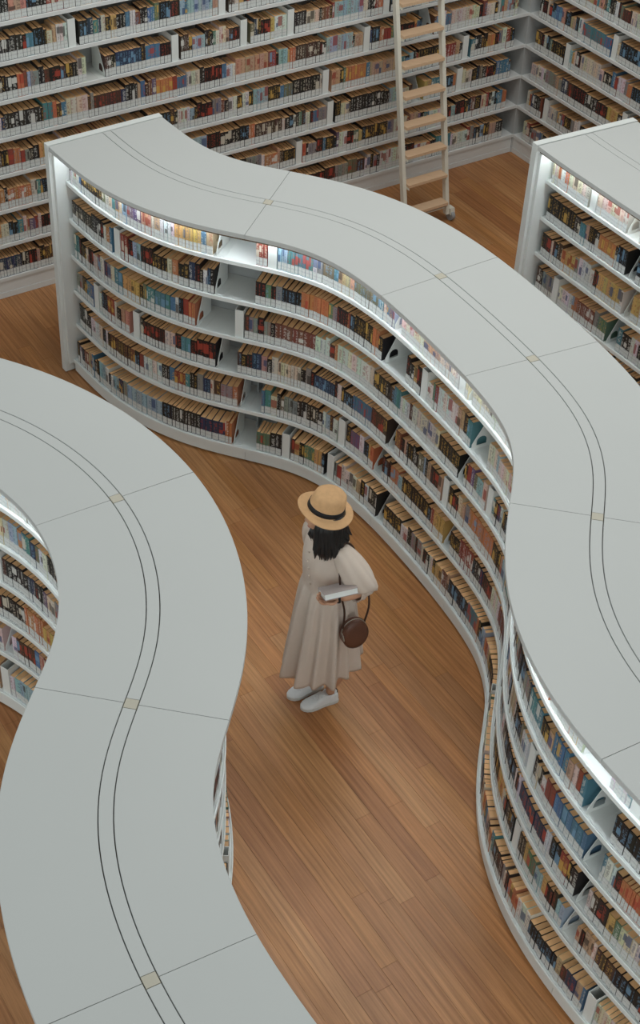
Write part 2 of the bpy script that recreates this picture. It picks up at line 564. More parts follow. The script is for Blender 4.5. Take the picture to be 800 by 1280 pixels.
m = MB(); m.tube([lad_pt(6.88, 0.125), lad_pt(7.29, 0.125)], 0.007, 8); m.obj('cross_rod', M_cream, LAD)
# ------------------------------------------------------------------ the woman
M_dress = plain('linen', srgb(212, 196, 182), 0.85, 0.1, 5, 0.05, 0.25, 420)
M_skin = plain('skin', srgb(206, 158, 128), 0.55, 0.35, 9, 0.05)
M_hair = plain('black_hair', (0.012, 0.011, 0.011), 0.42, 0.45, 60, 0.3, 0.4, 260, (1, 1, 0.1))
M_straw = plain('woven_straw', srgb(216, 172, 126), 0.75, 0.2, 40, 0.09, 0.5, 500)
M_band = plain('black_ribbon', (0.012, 0.012, 0.014), 0.6, 0.3)
M_leather = plain('brown_leather', srgb(98, 62, 46), 0.42, 0.45, 8, 0.18, 0.2, 120)
M_strap = plain('dark_strap', srgb(64, 42, 32), 0.5, 0.4)
M_shoe = plain('white_leather', (0.78, 0.80, 0.80), 0.5, 0.4, 6, 0.03)
M_sole = plain('off_white_rubber', (0.66, 0.66, 0.63), 0.7, 0.2)
M_metal = plain('zip_metal', (0.35, 0.32, 0.26), 0.35, 0.6)
M_paper = plain('bright_paper', (0.80, 0.81, 0.78), 0.8, 0.1, 10, 0.03, 0.2, 900, (1, 1, 30))
M_greycover = plain('mauve_grey_cover', srgb(168, 156, 152), 0.5, 0.3)

P0 = Vector((0.06, 5.88, 0))
FW = Vector((-0.84, -0.54, 0)).normalized()          # the way she faces
RG = Vector((FW.y, -FW.x, 0))                        # her right hand
WOM = tag(empty('person', P0), 'woman in straw hat and beige dress holding an open hand under a book', 'person')
WOM['label'] = 'woman in straw hat and loose beige dress standing between the bookcases'


def L(r, f, z): return RG * r + FW * f + Vector((0, 0, z))


def WL(x, y, z): return Vector((x, y, z)) - P0         # world to the woman's space


class Skel:
    def __init__(s): s.v, s.e, s.r = [], [], []

    def pt(s, p, r, parent=None):
        s.v.append(tuple(p)); s.r.append(r if hasattr(r, '__len__') else (r, r))
        i = len(s.v) - 1
        if parent is not None: s.e.append((parent, i))
        return i

    def chain(s, start, pts):
        k = start
        for p, r in pts: k = s.pt(p, r, k)
        return k


def skin_obj(sk, name, mat, parent, level=2, root=0):
    me = bpy.data.meshes.new(name)
    me.from_pydata(sk.v, sk.e, [])
    o = link(name, me)
    m = o.modifiers.new('skin', 'SKIN')
    m.use_smooth_shade = True
    for i, d in enumerate(me.skin_vertices[0].data):
        d.radius = sk.r[i]
        d.use_root = (i == root)
    o.modifiers.new('sub', 'SUBSURF').levels = level
    dg_ = bpy.context.evaluated_depsgraph_get()
    m2 = bpy.data.meshes.new_from_object(o.evaluated_get(dg_))
    bpy.data.objects.remove(o)
    m2.name = name
    m2.materials.clear(); m2.materials.append(mat)
    m2.polygons.foreach_set('use_smooth', [True] * len(m2.polygons))
    return m2


# --- body: trunk, legs, arms, neck, hands with fingers, one surface
sk = Skel()
pel = sk.pt(L(0, 0, 0.83), (0.13, 0.10))
wai = sk.pt(L(0, 0.0, 0.95), (0.105, 0.085), pel)
che = sk.pt(L(0, 0.01, 1.13), (0.125, 0.09), wai)
nkb = sk.pt(L(0, -0.01, 1.245), (0.075, 0.06), che)
nk = sk.pt(L(0, 0.012, 1.315), (0.046, 0.046), nkb)
sk.pt(L(0.0, 0.03, 1.37), (0.046, 0.046), nk)
SHOES = {-1: (WL(0.155, 5.895, 0), WL(-0.045, 5.795, 0)), 1: (WL(0.065, 5.985, 0), WL(-0.125, 5.872, 0))}     # heel and toe
FOOT = {q: (lambda t, z, a=a, b_=b_: a.lerp(b_, t) + Vector((0, 0, z))) for q, (a, b_) in SHOES.items()}
for sd, xa in ((-1, -0.055), (1, 0.055)):
    df = 0.0 if sd < 0 else 0.05
    hip = sk.pt(L(sd * 0.075, 0, 0.78), 0.083, pel)
    kn = sk.chain(hip, [(L(sd * 0.072, -0.01, 0.60), 0.066), (L(sd * 0.068, -0.035 + df * .5, 0.43), 0.05)])
    sk.chain(kn, [(L(sd * 0.066, -0.07 + df, 0.31), 0.050), (L(sd * 0.060, -0.062 + df, 0.20), 0.038), (FOOT[sd](0.20, 0.112), 0.029),
                  (FOOT[sd](0.19, 0.055), 0.027), (FOOT[sd](0.48, 0.034), 0.018), (FOOT[sd](0.74, 0.026), 0.013)])
# left arm: elbow out, forearm level under the book
shL = sk.pt(L(-0.155, -0.005, 1.215), 0.052, che)
elL = sk.chain(shL, [(L(-0.195, -0.055, 1.12), 0.045), (WL(0.262, 5.735, 1.02), 0.04)])
wrL = sk.chain(elL, [(WL(0.20, 5.695, 1.035), 0.038), (WL(0.125, 5.645, 1.045), 0.027)])
# right arm hangs at the far side
shR = sk.pt(L(0.155, -0.005, 1.205), 0.052, che)
elR = sk.chain(shR, [(L(0.185, -0.03, 1.10), 0.043), (L(0.175, -0.065, 0.98), 0.038)])
wrR = sk.chain(elR, [(L(0.155, -0.10, 0.88), 0.036), (L(0.12, -0.155, 0.80), 0.026)])
body_me = skin_obj(sk, 'body', M_skin, WOM, 2, pel)
bm = bmesh.new()
bm.from_mesh(body_me)


def join(me):
    bm.from_mesh(me)
    bpy.data.meshes.remove(me)


def hand(w, d, nrm, curl, thumb_side, spread=0.016):
    """palm and five fingers; w wrist, d finger direction, nrm out of the palm"""
    d, nrm = d.normalized(), nrm.normalized()
    sdv = d.cross(nrm).normalized() * thumb_side           # towards the thumb
    h = Skel()
    a = h.pt(w - d * 0.02, (0.024, 0.019))
    b_ = h.pt(w + d * 0.03, (0.031, 0.015), a)
    h.pt(w + d * 0.072, (0.035, 0.012), b_)
    join(skin_obj(h, 'palm', M_skin, None, 2))
    for k, ln in enumerate((0.066, 0.076, 0.070, 0.054)):
        base = w + d * (0.066 - 0.004 * abs(k - 1.2)) + sdv * (0.0255 - k * 0.017)
        h = Skel()
        dirv = (d + sdv * (0.10 - 0.07 * k)).normalized()
        q, ang = base - dirv * 0.012, 0.0
        i = h.pt(q, 0.0088)
        q = base + dirv * 0.004
        i = h.pt(q, 0.0088, i)
        for seg, (fr_, r_) in enumerate(((0.44, 0.0084), (0.31, 0.0076), (0.25, 0.0066))):
            ang += curl * (0.55, 1.0, 0.75)[seg] * (1 + 0.12 * (k - 1.5))
            q = q + (dirv * math.cos(ang) + nrm * math.sin(ang)) * ln * fr_
            i = h.pt(q, r_, i)
        join(skin_obj(h, 'finger', M_skin, None, 2))
    h = Skel()
    t0 = w + d * 0.018 + sdv * 0.022
    i = h.pt(t0, 0.012)
    i = h.pt(t0 + sdv * 0.016 + d * 0.02 + nrm * 0.006, 0.0108, i)
    i = h.pt(t0 + sdv * 0.024 + d * 0.044 + nrm * 0.016, 0.0094, i)
    h.pt(t0 + sdv * 0.020 + d * 0.066 + nrm * 0.026, 0.0074, i)
    join(skin_obj(h, 'thumb', M_skin, None, 2))


BK_D = Vector((0.94, 0.34, 0)).normalized()                # long way of the held book, hand to elbow
hand(WL(0.118, 5.638, 1.046), Vector((-0.93, -0.34, 0.02)), Vector((0.0, 0.0, 1)), 0.62, -1)
hand(L(0.112, -0.168, 0.785), L(-0.42, -0.25, -1), L(0.3, -1, 0.1), 0.35, 1)

# --- head with a face, tilted back a little and turned away from the lens
HC = WL(0.030, 5.850, 1.415)
fd = (FW + Vector((-0.1, 0.42, 0.06))).normalized()
hu = Vector((0.20, 0.02, 0.98)); hu = (hu - fd * hu.dot(fd)).normalized()
hr = fd.cross(hu).normalized()
rings = []
for i in range(25):
    th_ = math.pi * i / 24
    ring = []
    for j in range(32):
        ph = 2 * math.pi * j / 32
        x, y, z = math.sin(th_) * math.cos(ph), math.sin(th_) * math.sin(ph), math.cos(th_)
        X, Y, Z = 0.076 * x, 0.092 * y, 0.112 * z
        if Z < -0.02:                                     # jaw and chin narrow
            k = (-Z - 0.02) / 0.092
            X *= 1 - 0.42 * k; Y = Y * (1 - 0.30 * k) + 0.030 * k
        if y > 0:
            a = math.exp(-((X / 0.011) ** 2)) * y ** 2
            if -0.045 < Z < 0.012: Y += 0.022 * a * (1 - (Z + 0.034) / 0.046) if Z > -0.034 else 0.022 * a * (Z + 0.045) / 0.011
            for ex in (-0.031, 0.031): Y -= 0.010 * math.exp(-(((X - ex) / 0.014) ** 2 + ((Z - 0.006) / 0.010) ** 2)) * y
            Y += 0.006 * math.exp(-((X / 0.020) ** 2 + ((Z + 0.060) / 0.007) ** 2)) * y
            Y += 0.007 * math.exp(-((X / 0.018) ** 2 + ((Z + 0.094) / 0.012) ** 2)) * y
            Y -= 0.004 * math.exp(-((X / 0.022) ** 2 + ((Z + 0.072) / 0.005) ** 2)) * y
        ring.append(HC + hr * X + fd * Y + hu * Z)
    rings.append(ring)
hm = MB(); hm.loft(rings, caps=False)
for sx in (-1, 1):                                        # ears
    c = HC + hr * sx * 0.077 - fd * 0.008 - hu * 0.012
    hm.loft([[c + hr * sx * (0.004 + 0.010 * a) + fd * (q * 0.011 * math.cos(b_) - 0.006 * a) + hu * q * 0.028 * math.sin(b_)
              for b_ in [2 * math.pi * k / 10 for k in range(10)]] for a, q in ((-1, .6), (0, 1), (1, .9), (1.1, .4))])
tmp = bpy.data.meshes.new('head'); tmp.from_pydata(hm.v, [], hm.f)
join(tmp)
bmesh.ops.remove_doubles(bm, verts=bm.verts, dist=0.0002)
bmesh.ops.recalc_face_normals(bm, faces=bm.faces)
for f in bm.faces: f.smooth = True; f.material_index = 0
bm.to_mesh(body_me); bm.free()
body = link('body', body_me, WOM)
m = MB()
for ex in (-0.031, 0.031):
    c = HC + hr * ex + fd * 0.076 + hu * 0.006
    m.loft([[c + hr * 0.011 * math.sin(t) * math.cos(a) + hu * 0.007 * math.sin(t) * math.sin(a) + fd * 0.007 * math.cos(t)
             for a in [2 * math.pi * k / 10 for k in range(10)]] for t in (0.1, 0.6, 1.1, 1.57)])
m.obj('eyes', M_band, WOM, True)
m = MB(); c = HC + fd * 0.0835 - hu * 0.066
m.loft([[c + hr * x * 0.021 + hu * q * 0.006 * math.sin(a) + fd * (0.004 * math.cos(a) * q - abs(x) ** 2 * 0.009)
         for a in [2 * math.pi * k / 8 for k in range(8)]] for x, q in ((-1, .1), (-.6, .7), (0, 1), (.6, .7), (1, .1))])
m.obj('lips', plain('lips', srgb(186, 124, 108), 0.5), WOM, True)

# --- dress: yoke and gathered skirt in one cloth, sleeves
def ellring(cx, cf, z, a, b_, n=96, wave=0.0, k=13, seed=0.0, tilt=0.0, dip=0.0, hem=0.0):
    out = []
    for j in range(n):
        t = 2 * math.pi * j / n
        wv = wave * (math.cos(k * t + seed + 0.8 * math.sin(2 * t)) + 0.55 * math.cos((k // 2 + 2) * t + 1.7 + seed) + 0.3 * math.cos(2 * k * t + 0.6))
        s_ = 1 + wv / max(a, 1e-4)
        out.append(L(cx + a * s_ * math.cos(t), cf + b_ * s_ * math.sin(t), z + tilt * math.cos(t) + hem * (-0.042 * math.sin(t) - 0.03 * math.cos(t)) - dip * max(0, math.sin(t)) ** 6))
    return out


dz = MB()
R_ = [(0, -0.005, 1.292, 0.062, 0.058, 0, 0.075), (0, -0.004, 1.278, 0.085, 0.068, 0, 0.07), (0, 0.0, 1.25, 0.135, 0.082, 0.000, 0.045), (0, 0.004, 1.205, 0.158, 0.100, 0.0015, 0.01),
      (0, 0.008, 1.14, 0.160, 0.118, 0.002, 0), (0, 0.008, 1.06, 0.154, 0.120, 0.002, 0), (0, 0.006, 0.985, 0.150, 0.118, 0.002, 0), (0, 0.004, 0.935, 0.146, 0.116, 0.0015, 0),
      (0, 0.004, 0.925, 0.150, 0.120, 0.004, 0), (0, 0.004, 0.90, 0.158, 0.130, 0.006, 0), (0, 0.004, 0.82, 0.168, 0.144, 0.013, 0), (0, 0.004, 0.70, 0.178, 0.158, 0.017, 0),
      (0, 0.006, 0.56, 0.188, 0.174, 0.020, 0), (0, 0.008, 0.45, 0.197, 0.190, 0.023, 0), (0, 0.010, 0.355, 0.204, 0.202, 0.026, 0), (0, 0.010, 0.32, 0.206, 0.205, 0.027, 0)]
rr = []
for i, (cx, cf, z, a, b_, wv, dip) in enumerate(R_):
    rr.append(ellring(cx, cf, z, a, b_, 96, wv, 13, 0.0 + 0.02 * i, 0.0, dip, max(0, (0.7 - z) / 0.4)))
dz.loft(rr, caps=False)
dress = dz.obj('dress', M_dress, WOM, True)
bake(dress, [('SUBSURF', dict(levels=1)), ('SOLIDIFY', dict(thickness=0.003, offset=0.0))])
dress.data.polygons.foreach_set('use_smooth', [True] * len(dress.data.polygons))


def sleeve(pts, name):
    m = MB()
    P_ = [Vector(p) for p, _ in pts]
    rings = []
    for i, p in enumerate(P_):
        t = (P_[min(i + 1, len(P_) - 1)] - P_[max(0, i - 1)]).normalized()
        a = t.cross(Vector((FW.x, FW.y, 0.2))).normalized(); c = t.cross(a).normalized()
        r = pts[i][1]
        rings.append([p + (a * math.cos(q) + c * math.sin(q)) * r * (1 + 0.05 * math.cos(9 * q + i) + 0.03 * math.cos(4 * q + 2 * i)) for q in [2 * math.pi * k / 40 for k in range(40)]])
    m.loft(rings, caps=False)
    o = m.obj(name, M_dress, dress, True)
    bake(o, [('SUBSURF', dict(levels=1)), ('SOLIDIFY', dict(thickness=0.003, offset=0.0))])
    o.data.polygons.foreach_set('use_smooth', [True] * len(o.data.polygons))


sleeve([(L(-0.105, 0.0, 1.232), 0.052), (L(-0.14, -0.005, 1.222), 0.066), (L(-0.172, -0.02, 1.18), 0.076), (L(-0.198, -0.045, 1.12), 0.082), (L(-0.215, -0.07, 1.06), 0.083),
        (WL(0.262, 5.735, 1.015), 0.074), (WL(0.232, 5.712, 1.018), 0.062), (WL(0.212, 5.70, 1.028), 0.048)], 'sleeve')
sleeve([(L(0.105, 0.0, 1.228), 0.052), (L(0.14, 0.0, 1.212), 0.064), (L(0.172, -0.015, 1.16), 0.068), (L(0.186, -0.03, 1.08), 0.070), (L(0.184, -0.048, 1.01), 0.068), (L(0.175, -0.066, 0.955), 0.052)], 'sleeve')
# buttons down the front edge of the yoke
for i in range(5):
    z = 1.185 - i * 0.048
    m = MB()
    c = L(0.012 - 0.010 * i, 0.126 + (0.004 if i in (1, 2, 3) else -0.008 if i == 0 else 0), z)
    m.tube([c - FW * 0.003, c + FW * 0.004], 0.0062, 12)
    m.obj('button', M_dress, dress)

# --- hair
m = MB()
nl = 46
hrng = random.Random(3)
for i in range(nl):
    u = i / (nl - 1)
    a = math.radians(-112 + 205 * u)                    # from the left cheek round the back to the right side
    sx, sy = -math.cos(a), -math.sin(a)                 # -x = her left
    a2 = math.radians(205 * u - 30)
    dr = (hr * -math.cos(a2) + fd * -math.sin(a2))      # outwards from the head
    left = math.exp(-((u - 0.22) / 0.24) ** 2)
    ztip = 1.275 - 0.075 * left + hrng.uniform(-0.012, 0.012)
    top = HC + hu * 0.045 + dr * 0.078
    mid = HC - hu * 0.03 + dr * (0.094 + 0.006 * hrng.random())
    low = HC + Vector((0, 0, -0.105)) + dr * (0.098 + 0.008 * hrng.random())
    tip = Vector((low.x, low.y, ztip)) + dr * 0.016 + Vector((hrng.uniform(-.012, .012), hrng.uniform(-.012, .012), 0))
    m.tube([top, mid, low, (low + tip) / 2 + dr * 0.010, tip], [0.016, 0.020, 0.018, 0.014, 0.002], 7, flat=0.75)
for qx, qy, qz in ((0.135, 0.0, 1.30), (0.125, -0.03, 1.285), (0.12, 0.03, 1.31), (0.105, -0.06, 1.27), (0.14, -0.02, 1.315)):   # ends that swing out over the shoulder
    m.tube([HC + Vector((qx * .5, qy * .6, 0.0)), HC + Vector((qx * .72, qy * .8, -0.05)), HC + Vector((qx * .85, qy, (qz - HC.z) * .8)), HC + Vector((qx, qy * 1.1, qz - HC.z))], [0.018, 0.02, 0.014, 0.002], 7)
for dx, dy, z0, z1 in ((-0.075, -0.035, 1.36, 1.275), (-0.062, -0.05, 1.36, 1.285)):    # strand beside the right cheek
    m.tube([HC + Vector((dx * .8, dy * .8, z0 - HC.z)), HC + Vector((dx, dy, (z0 + z1) / 2 - HC.z)), HC + Vector((dx * .9, dy, z1 - HC.z))], [0.012, 0.013, 0.002], 7)
m.loft([[HC + (hr * math.cos(t) * 0.083 + fd * (math.sin(t) * 0.098 - 0.006)) * math.sin(q) + hu * (0.118 * math.cos(q)) for t in [2 * math.pi * k / 24 for k in range(24)]]
        for q in (0.05, 0.3, 0.6, 0.9, 1.15, 1.3)])
m.obj('hair', M_hair, WOM, True)

# --- hat
HT = WL(0.028, 5.852, 1.468)
hn = Vector((0.27, 0.03, 0.962)).normalized()
hf = (FW - hn * FW.dot(hn)).normalized()
hl = hn.cross(hf).normalized()


def hring(r, z, n=56, wav=0.0, el=1.0):
    return [HT + hf * math.cos(t) * r * el + hl * math.sin(t) * r + hn * (z + wav * math.cos(2 * t + 0.5)) for t in [2 * math.pi * k / n for k in range(n)]]


m = MB()
m.loft([hring(0.002, 0.113, el=1.12), hring(0.035, 0.112, el=1.12), hring(0.062, 0.106, el=1.12), hring(0.076, 0.092, el=1.12), hring(0.082, 0.065, el=1.12), hring(0.086, 0.03, el=1.12), hring(0.089, 0.006, el=1.12),
        hring(0.095, -0.001, el=1.1), hring(0.115, -0.004, wav=0.003, el=1.07), hring(0.134, -0.006, wav=0.007, el=1.05), hring(0.143, -0.007, wav=0.009, el=1.05),
        hring(0.144, -0.011, wav=0.009, el=1.05), hring(0.134, -0.010, wav=0.007, el=1.05), hring(0.112, -0.008, wav=0.003, el=1.07), hring(0.087, -0.006, el=1.1), hring(0.083, 0.03, el=1.12), hring(0.072, 0.09, el=1.12), hring(0.02, 0.107, el=1.12)])
hat = m.obj('straw_hat', M_straw, WOM, True)
m = MB()
m.loft([hring(0.0885, 0.004, el=1.12), hring(0.0915, 0.004, el=1.12), hring(0.0888, 0.030, el=1.12), hring(0.085, 0.030, el=1.12)], caps=False)
m.obj('hat_band', M_band, hat, True)
m = MB()
c = HT - hl * 0.088 * 0.75 - hf * 0.062 + hn * 0.016
m.loft([[c + hf * a * 0.014 + hn * b_ * 0.010 - hl * (d_ + 0.006) for a, b_ in ((-1, -1), (1, -.8), (1, .8), (-1, 1))] for d_ in (-0.002, 0.006)])
m.obj('ribbon_bow', M_band, hat)

# --- shoes
def shoe(heel, toe):
    ax = (toe - heel); ln = ax.length; ax.normalize()
    sx = Vector((ax.y, -ax.x, 0))
    root = MB()
    W_ = [(0, .026), (.04, .034), (.14, .037), (.30, .036), (.45, .037), (.62, .043), (.76, .0445), (.88, .037), (.96, .024), (1.0, .008)]
    outl = [heel + ax * ln * t + sx * w for t, w in W_] + [heel + ax * ln * t - sx * w for t, w in reversed(W_)]
    up = MB()
    Hs = [(0.0, .022, .062), (.02, .031, .075), (.10, .0345, .074), (.20, .034, .070), (.34, .0345, .074), (.42, .0355, .083), (.52, .0385, .073), (.64, .042, .058), (.78, .043, .046), (.90, .0350, .038), (.97, .022, .030), (.995, .008, .020)]
    rings = []
    for t, w, h in Hs:
        op = 0.10 < t < 0.40
        ring = []
        for k in range(17):
            q = math.pi * k / 16
            x, z = -math.cos(q), math.sin(q)
            ring.append(heel + ax * (ln * t) + sx * (w * math.copysign(abs(x) ** 0.7, x)) + Vector((0, 0, 0.016 + (h - 0.016) * z ** 0.6)))
        rings.append(ring)
    up.loft(rings, caps=True, closed=False)
    o = up.obj('shoe', M_shoe, WOM, True)
    sm = MB()
    ce = (heel + toe) / 2
    sm.loft([[p + (p - ce).normalized() * e + Vector((0, 0, z)) for p in outl] for z, e in ((0.001, -0.002), (0.003, 0.001), (0.022, 0.0015), (0.024, -0.003))])
    sm.obj('sole', M_sole, o)
    lm = MB()
    for t in (.46, .53, .60, .67):
        hh = np.interp(t, [q[0] for q in Hs], [q[2] for q in Hs])
        c = heel + ax * ln * t + Vector((0, 0, hh + 0.001))
        lm.tube([c - sx * 0.021 - Vector((0, 0, .006)), c - sx * 0.010, c + sx * 0.010, c + sx * 0.021 - Vector((0, 0, .006))], 0.0033, 6)
    lm.obj('laces', M_shoe, o, True)
    hm_ = MB()
    c = heel + ax * 0.004
    hm_.loft([[c + sx * x * 0.017 - ax * (0.009 - 0.006 * x * x) + ax * d_ + Vector((0, 0, z)) for x in (-1, -.5, 0, .5, 1)] + [c + sx * x * 0.017 - ax * (0.004 - 0.006 * x * x) + ax * d_ + Vector((0, 0, z)) for x in (1, .5, 0, -.5, -1)]
              for z, d_ in ((0.048, 0), (0.076, 0.004))])
    hm_.obj('heel_tab', M_band, o)
    cm = MB()
    e = heel + ax * ln * 0.215 + Vector((0, 0, 0.0775))
    rg = lambda a, b_, z: [e + ax * a * math.cos(q) + sx * b_ * math.sin(q) + Vector((0, 0, z - 0.004 * math.cos(q) * 0)) for q in [2 * math.pi * k / 24 for k in range(24)]]
    cm.loft([rg(0.044, 0.033, -0.022), rg(0.042, 0.0335, 0.0), rg(0.038, 0.030, 0.002), rg(0.034, 0.026, -0.012)], caps=False)
    cm.obj('collar', M_shoe, o, True)


for q in (-1, 1): shoe(*SHOES[q])

# --- wrist band
m = MB()
c = WL(0.118, 5.640, 1.046)
ax_ = Vector((-0.93, -0.34, 0.0)).normalized()
m.tube([c - ax_ * 0.006, c + ax_ * 0.006], 0.0295, 16)
m.obj('wrist_band', M_band, WOM, True)

# --- the book she carries
bc = Vector((0.116, 5.644, 1.094))
HB = tag(empty('book', bc), 'closed hardback with white page edges lying on the forearm of the woman', 'book')
HB.rotation_euler = (math.radians(-24), math.radians(-3), math.atan2(BK_D.y, BK_D.x))
m = MB()
m.box(-0.09, 0.09, -0.060, 0.060, 0.0145, 0.0170); m.box(-0.09, 0.09, -0.060, 0.060, -0.0170, -0.0145); m.box(-0.09, 0.09, 0.0575, 0.060, -0.0145, 0.0145)
m.obj('cover', M_greycover, HB)
m = MB(); m.box(-0.087, 0.087, -0.057, 0.057, -0.0144, 0.0144); m.obj('page_block', M_paper, HB)

# --- round shoulder bag
bgc = Vector((0.216, 5.705, 0.735))
BAG = tag(empty('shoulder_bag', bgc), 'round brown leather shoulder bag hanging at the hip of the woman', 'bag')
bn = Vector((0.42, -0.90, 0.12)).normalized()            # away from her hip
bu = Vector((-0.10, 0.05, 1)); bu = (bu - bn * bu.dot(bn)).normalized()
bs_ = bu.cross(bn).normalized()


def bring(r, d, n=40):
    return [bs_ * math.cos(t) * r * 0.96 + bu * math.sin(t) * r * 1.16 + bn * d for t in [2 * math.pi * k / n for k in range(n)]]


m = MB()
m.loft([bring(0.004, -0.032), bring(0.050, -0.031), bring(0.069, -0.027), bring(0.077, -0.016), bring(0.0785, -0.002), bring(0.0785, 0.010), bring(0.075, 0.022), bring(0.066, 0.030), bring(0.048, 0.034), bring(0.004, 0.036)])
m.obj('bag_body', M_leather, BAG, True)
for d, r in ((0.022, 0.0765), (-0.016, 0.0780)):
    m = MB()
    pts = bring(r, d, 40)
    m.tube(pts + [pts[0]], 0.0024, 6)
    m.obj('piping', M_leather, BAG, True)
m = MB()
pts = [bs_ * math.cos(t) * 0.0797 * .96 + bu * math.sin(t) * 0.0797 * 1.16 + bn * 0.004 for t in [math.radians(20 + 140 * k / 20) for k in range(21)]]
m.tube(pts, 0.0022, 6)
zp = m.obj('zipper', M_metal, BAG, True)
m = MB(); e = pts[-1]; m.tube([e, e + bn * 0.02 - bu * 0.012, e + bn * 0.03 - bu * 0.04], 0.0035, 8); m.obj('zip_pull', M_metal, zp, True)


def BW(x, y, z): return Vector((x, y, z)) - bgc


m = MB()
spts = [bs_ * -0.062 + bu * 0.045, BW(0.158, 5.680, 0.90), BW(0.138, 5.668, 1.02), BW(0.122, 5.690, 1.12), BW(0.118, 5.715, 1.20), BW(0.122, 5.755, 1.268), BW(0.140, 5.80, 1.283),
        BW(0.175, 5.835, 1.235), BW(0.215, 5.84, 1.14), BW(0.262, 5.815, 1.02), BW(0.286, 5.76, 0.90), bs_ * 0.062 + bu * 0.045]
sp2 = []
sp = Path([(0, 0), (1, 1)])
for i in range(len(spts) - 1):
    a, b_, c_, d_ = spts[max(0, i - 1)], spts[i], spts[i + 1], spts[min(len(spts) - 1, i + 2)]
    for q in range(5):
        t = q / 5
        sp2.append(0.5 * ((2 * b_) + (c_ - a) * t + (2 * a - 5 * b_ + 4 * c_ - d_) * t * t + (3 * b_ - a - 3 * c_ + d_) * t ** 3))
sp2.append(spts[-1])
m.tube(sp2, 0.0058, 8)
m.obj('strap', M_strap, BAG, True)

# ------------------------------------------------------------------ shelf fittings and books
ORD = ['', 'first', 'second', 'third', 'fourth', 'fifth', 'sixth', 'seventh', 'eighth', 'ninth', 'tenth', 'eleventh', 'twelfth']
TIER_M = ['top shelf', 'second shelf down', 'third shelf down', 'fourth shelf down', 'fifth shelf down', 'bottom shelf']


def nth(n):
    return '%d%s' % (n, 'th' if 10 <= n % 100 <= 20 else {1: 'st', 2: 'nd', 3: 'rd'}.get(n % 10, 'th'))


class Row:
    """one tier: lip line, events and the words that name it"""

    def __init__(s, path, side, z, s0, s1, events, tier, where, anchor):
        s.path, s.side, s.z, s.s0, s.s1, s.ev = path, side, z, s0, s1, sorted(events, key=lambda e: e[1])
        s.tier, s.where, s.anchor = tier, where, anchor

    def frame(s, d):
        p, t = s.path.at(d)
        out = np.array([-t[1], t[0]]) * s.side
        return p, t, out

    def bend(s, d):                                # curvature, positive where the front bulges outwards
        t0, t1 = s.path.at(max(0, d - 0.08))[1], s.path.at(min(s.path.len, d + 0.08))[1]
        return (t0[0] * t1[1] - t0[1] * t1[0]) / 0.16 * -s.side

    def matrix(s, d, inset):
        p, t, out = s.frame(d)
        q = p - out * inset
        return Matrix(((t[0], -out[0], 0, q[0]), (t[1], -out[1], 0, q[1]), (0, 0, 1, s.z), (0, 0, 0, 1)))


rows = []
fm, _ = bc_m.front(-1)
fm0, _ = bc_m.front(-1, True)
EV_M = [
    [('G', 1.435, 1.69), ('D', 1.80), ('E', 2.765), ('D', 3.46), ('G', 3.53, 3.565), ('D', 5.835), ('G', 6.11, 6.30), ('D', 6.47)],
    [('D', 0.645), ('G', 1.425, 1.69), ('G', 2.70, 2.90), ('D', 3.10), ('G', 3.62, 3.79), ('G', 6.215, 6.375)],
    [('G', 1.295, 1.56), ('D', 1.59), ('E', 3.53), ('D', 3.88), ('D', 5.74), ('G', 6.265, 6.37)],
    [('D', 0.36), ('D', 0.80), ('G', 1.44, 1.575), ('E', 2.81), ('D', 3.43), ('E', 6.285)],
    [('G', 1.605, 1.745), ('D', 2.36), ('G', 2.68, 2.76), ('E', 3.475), ('D', 5.745), ('G', 6.245, 6.33)],
    [('G', 1.595, 1.75), ('D', 1.965), ('D', 2.32), ('E', 2.81), ('D', 4.55), ('D', 6.55)]]
for k in range(6):
    rows.append(Row(fm0 if k == 5 else fm, -1, LIP_Z[k] + BOARD_T, 0.085, 7.9, EV_M[k], TIER_M[k], 'S-shaped bookcase', 'end panel'))
fr, _ = bc_r.front(-1)
fr0, _ = bc_r.front(-1, True)
EV_R = [[('D', 0.525), ('G', 0.875, 0.98)], [('E', 0.96)], [('G', 0.985, 1.03)], [('D', 0.31), ('G', 0.88, 0.96)], [('D', 0.7)], []]
for k in range(6):
    rows.append(Row(fr0 if k == 5 else fr, -1, LIP_Z[k] + BOARD_T, 0.085, 2.2, EV_R[k], TIER_M[k], 'bookcase nearest corner', 'end panel'))
fl_, _ = bc_l.front(-1)
fl_0, _ = bc_l.front(-1, True)
EV_L = [[], [('D', 2.1)], [('D', 1.27)], [('D', 2.1)], [('E', 1.25)], [('D', 1.235)]]
for k in range(6):
    rows.append(Row(fl_0 if k == 5 else fl_, -1, LIP_Z[k] + BOARD_T, 0.05, 2.5, EV_L[k], TIER_M[k], 'front bookcase hollow', 'far end'))
fq_, _ = bc_l.front(1)
fq_0, _ = bc_l.front(1, True)
for k in range(6):
    rows.append(Row(fq_0 if k == 5 else fq_, 1, LIP_Z[k] + BOARD_T, 2.7, 5.0, [('D', 3.73)] if k == 5 else [], TIER_M[k], 'front bookcase aisle', 'far end'))
EV_W = {0: [('D', 2.41)], 1: [('D', 2.29)], 2: [('D', 2.0), ('G', 1.09, 1.17), ('D', 0.68)], 3: [('D', 2.06), ('D', 0.65)],
        4: [('D', 1.68), ('G', 1.02, 1.13)], 5: [('G', 4.0, 4.14), ('D', 3.42), ('D', 2.83), ('D', 2.41), ('D', 1.51)], 6: [('D', 4.24), ('D', 3.02), ('D', 1.9)],
        7: [('D', 3.9), ('D', 2.3)], 8: [('D', 3.0)], 9: []}
EV_WR = {1: [('D', 0.36)], 3: [('D', 0.52)], 4: [('D', 1.05)], 5: [('D', 1.5)], 2: [('D', 1.3)]}
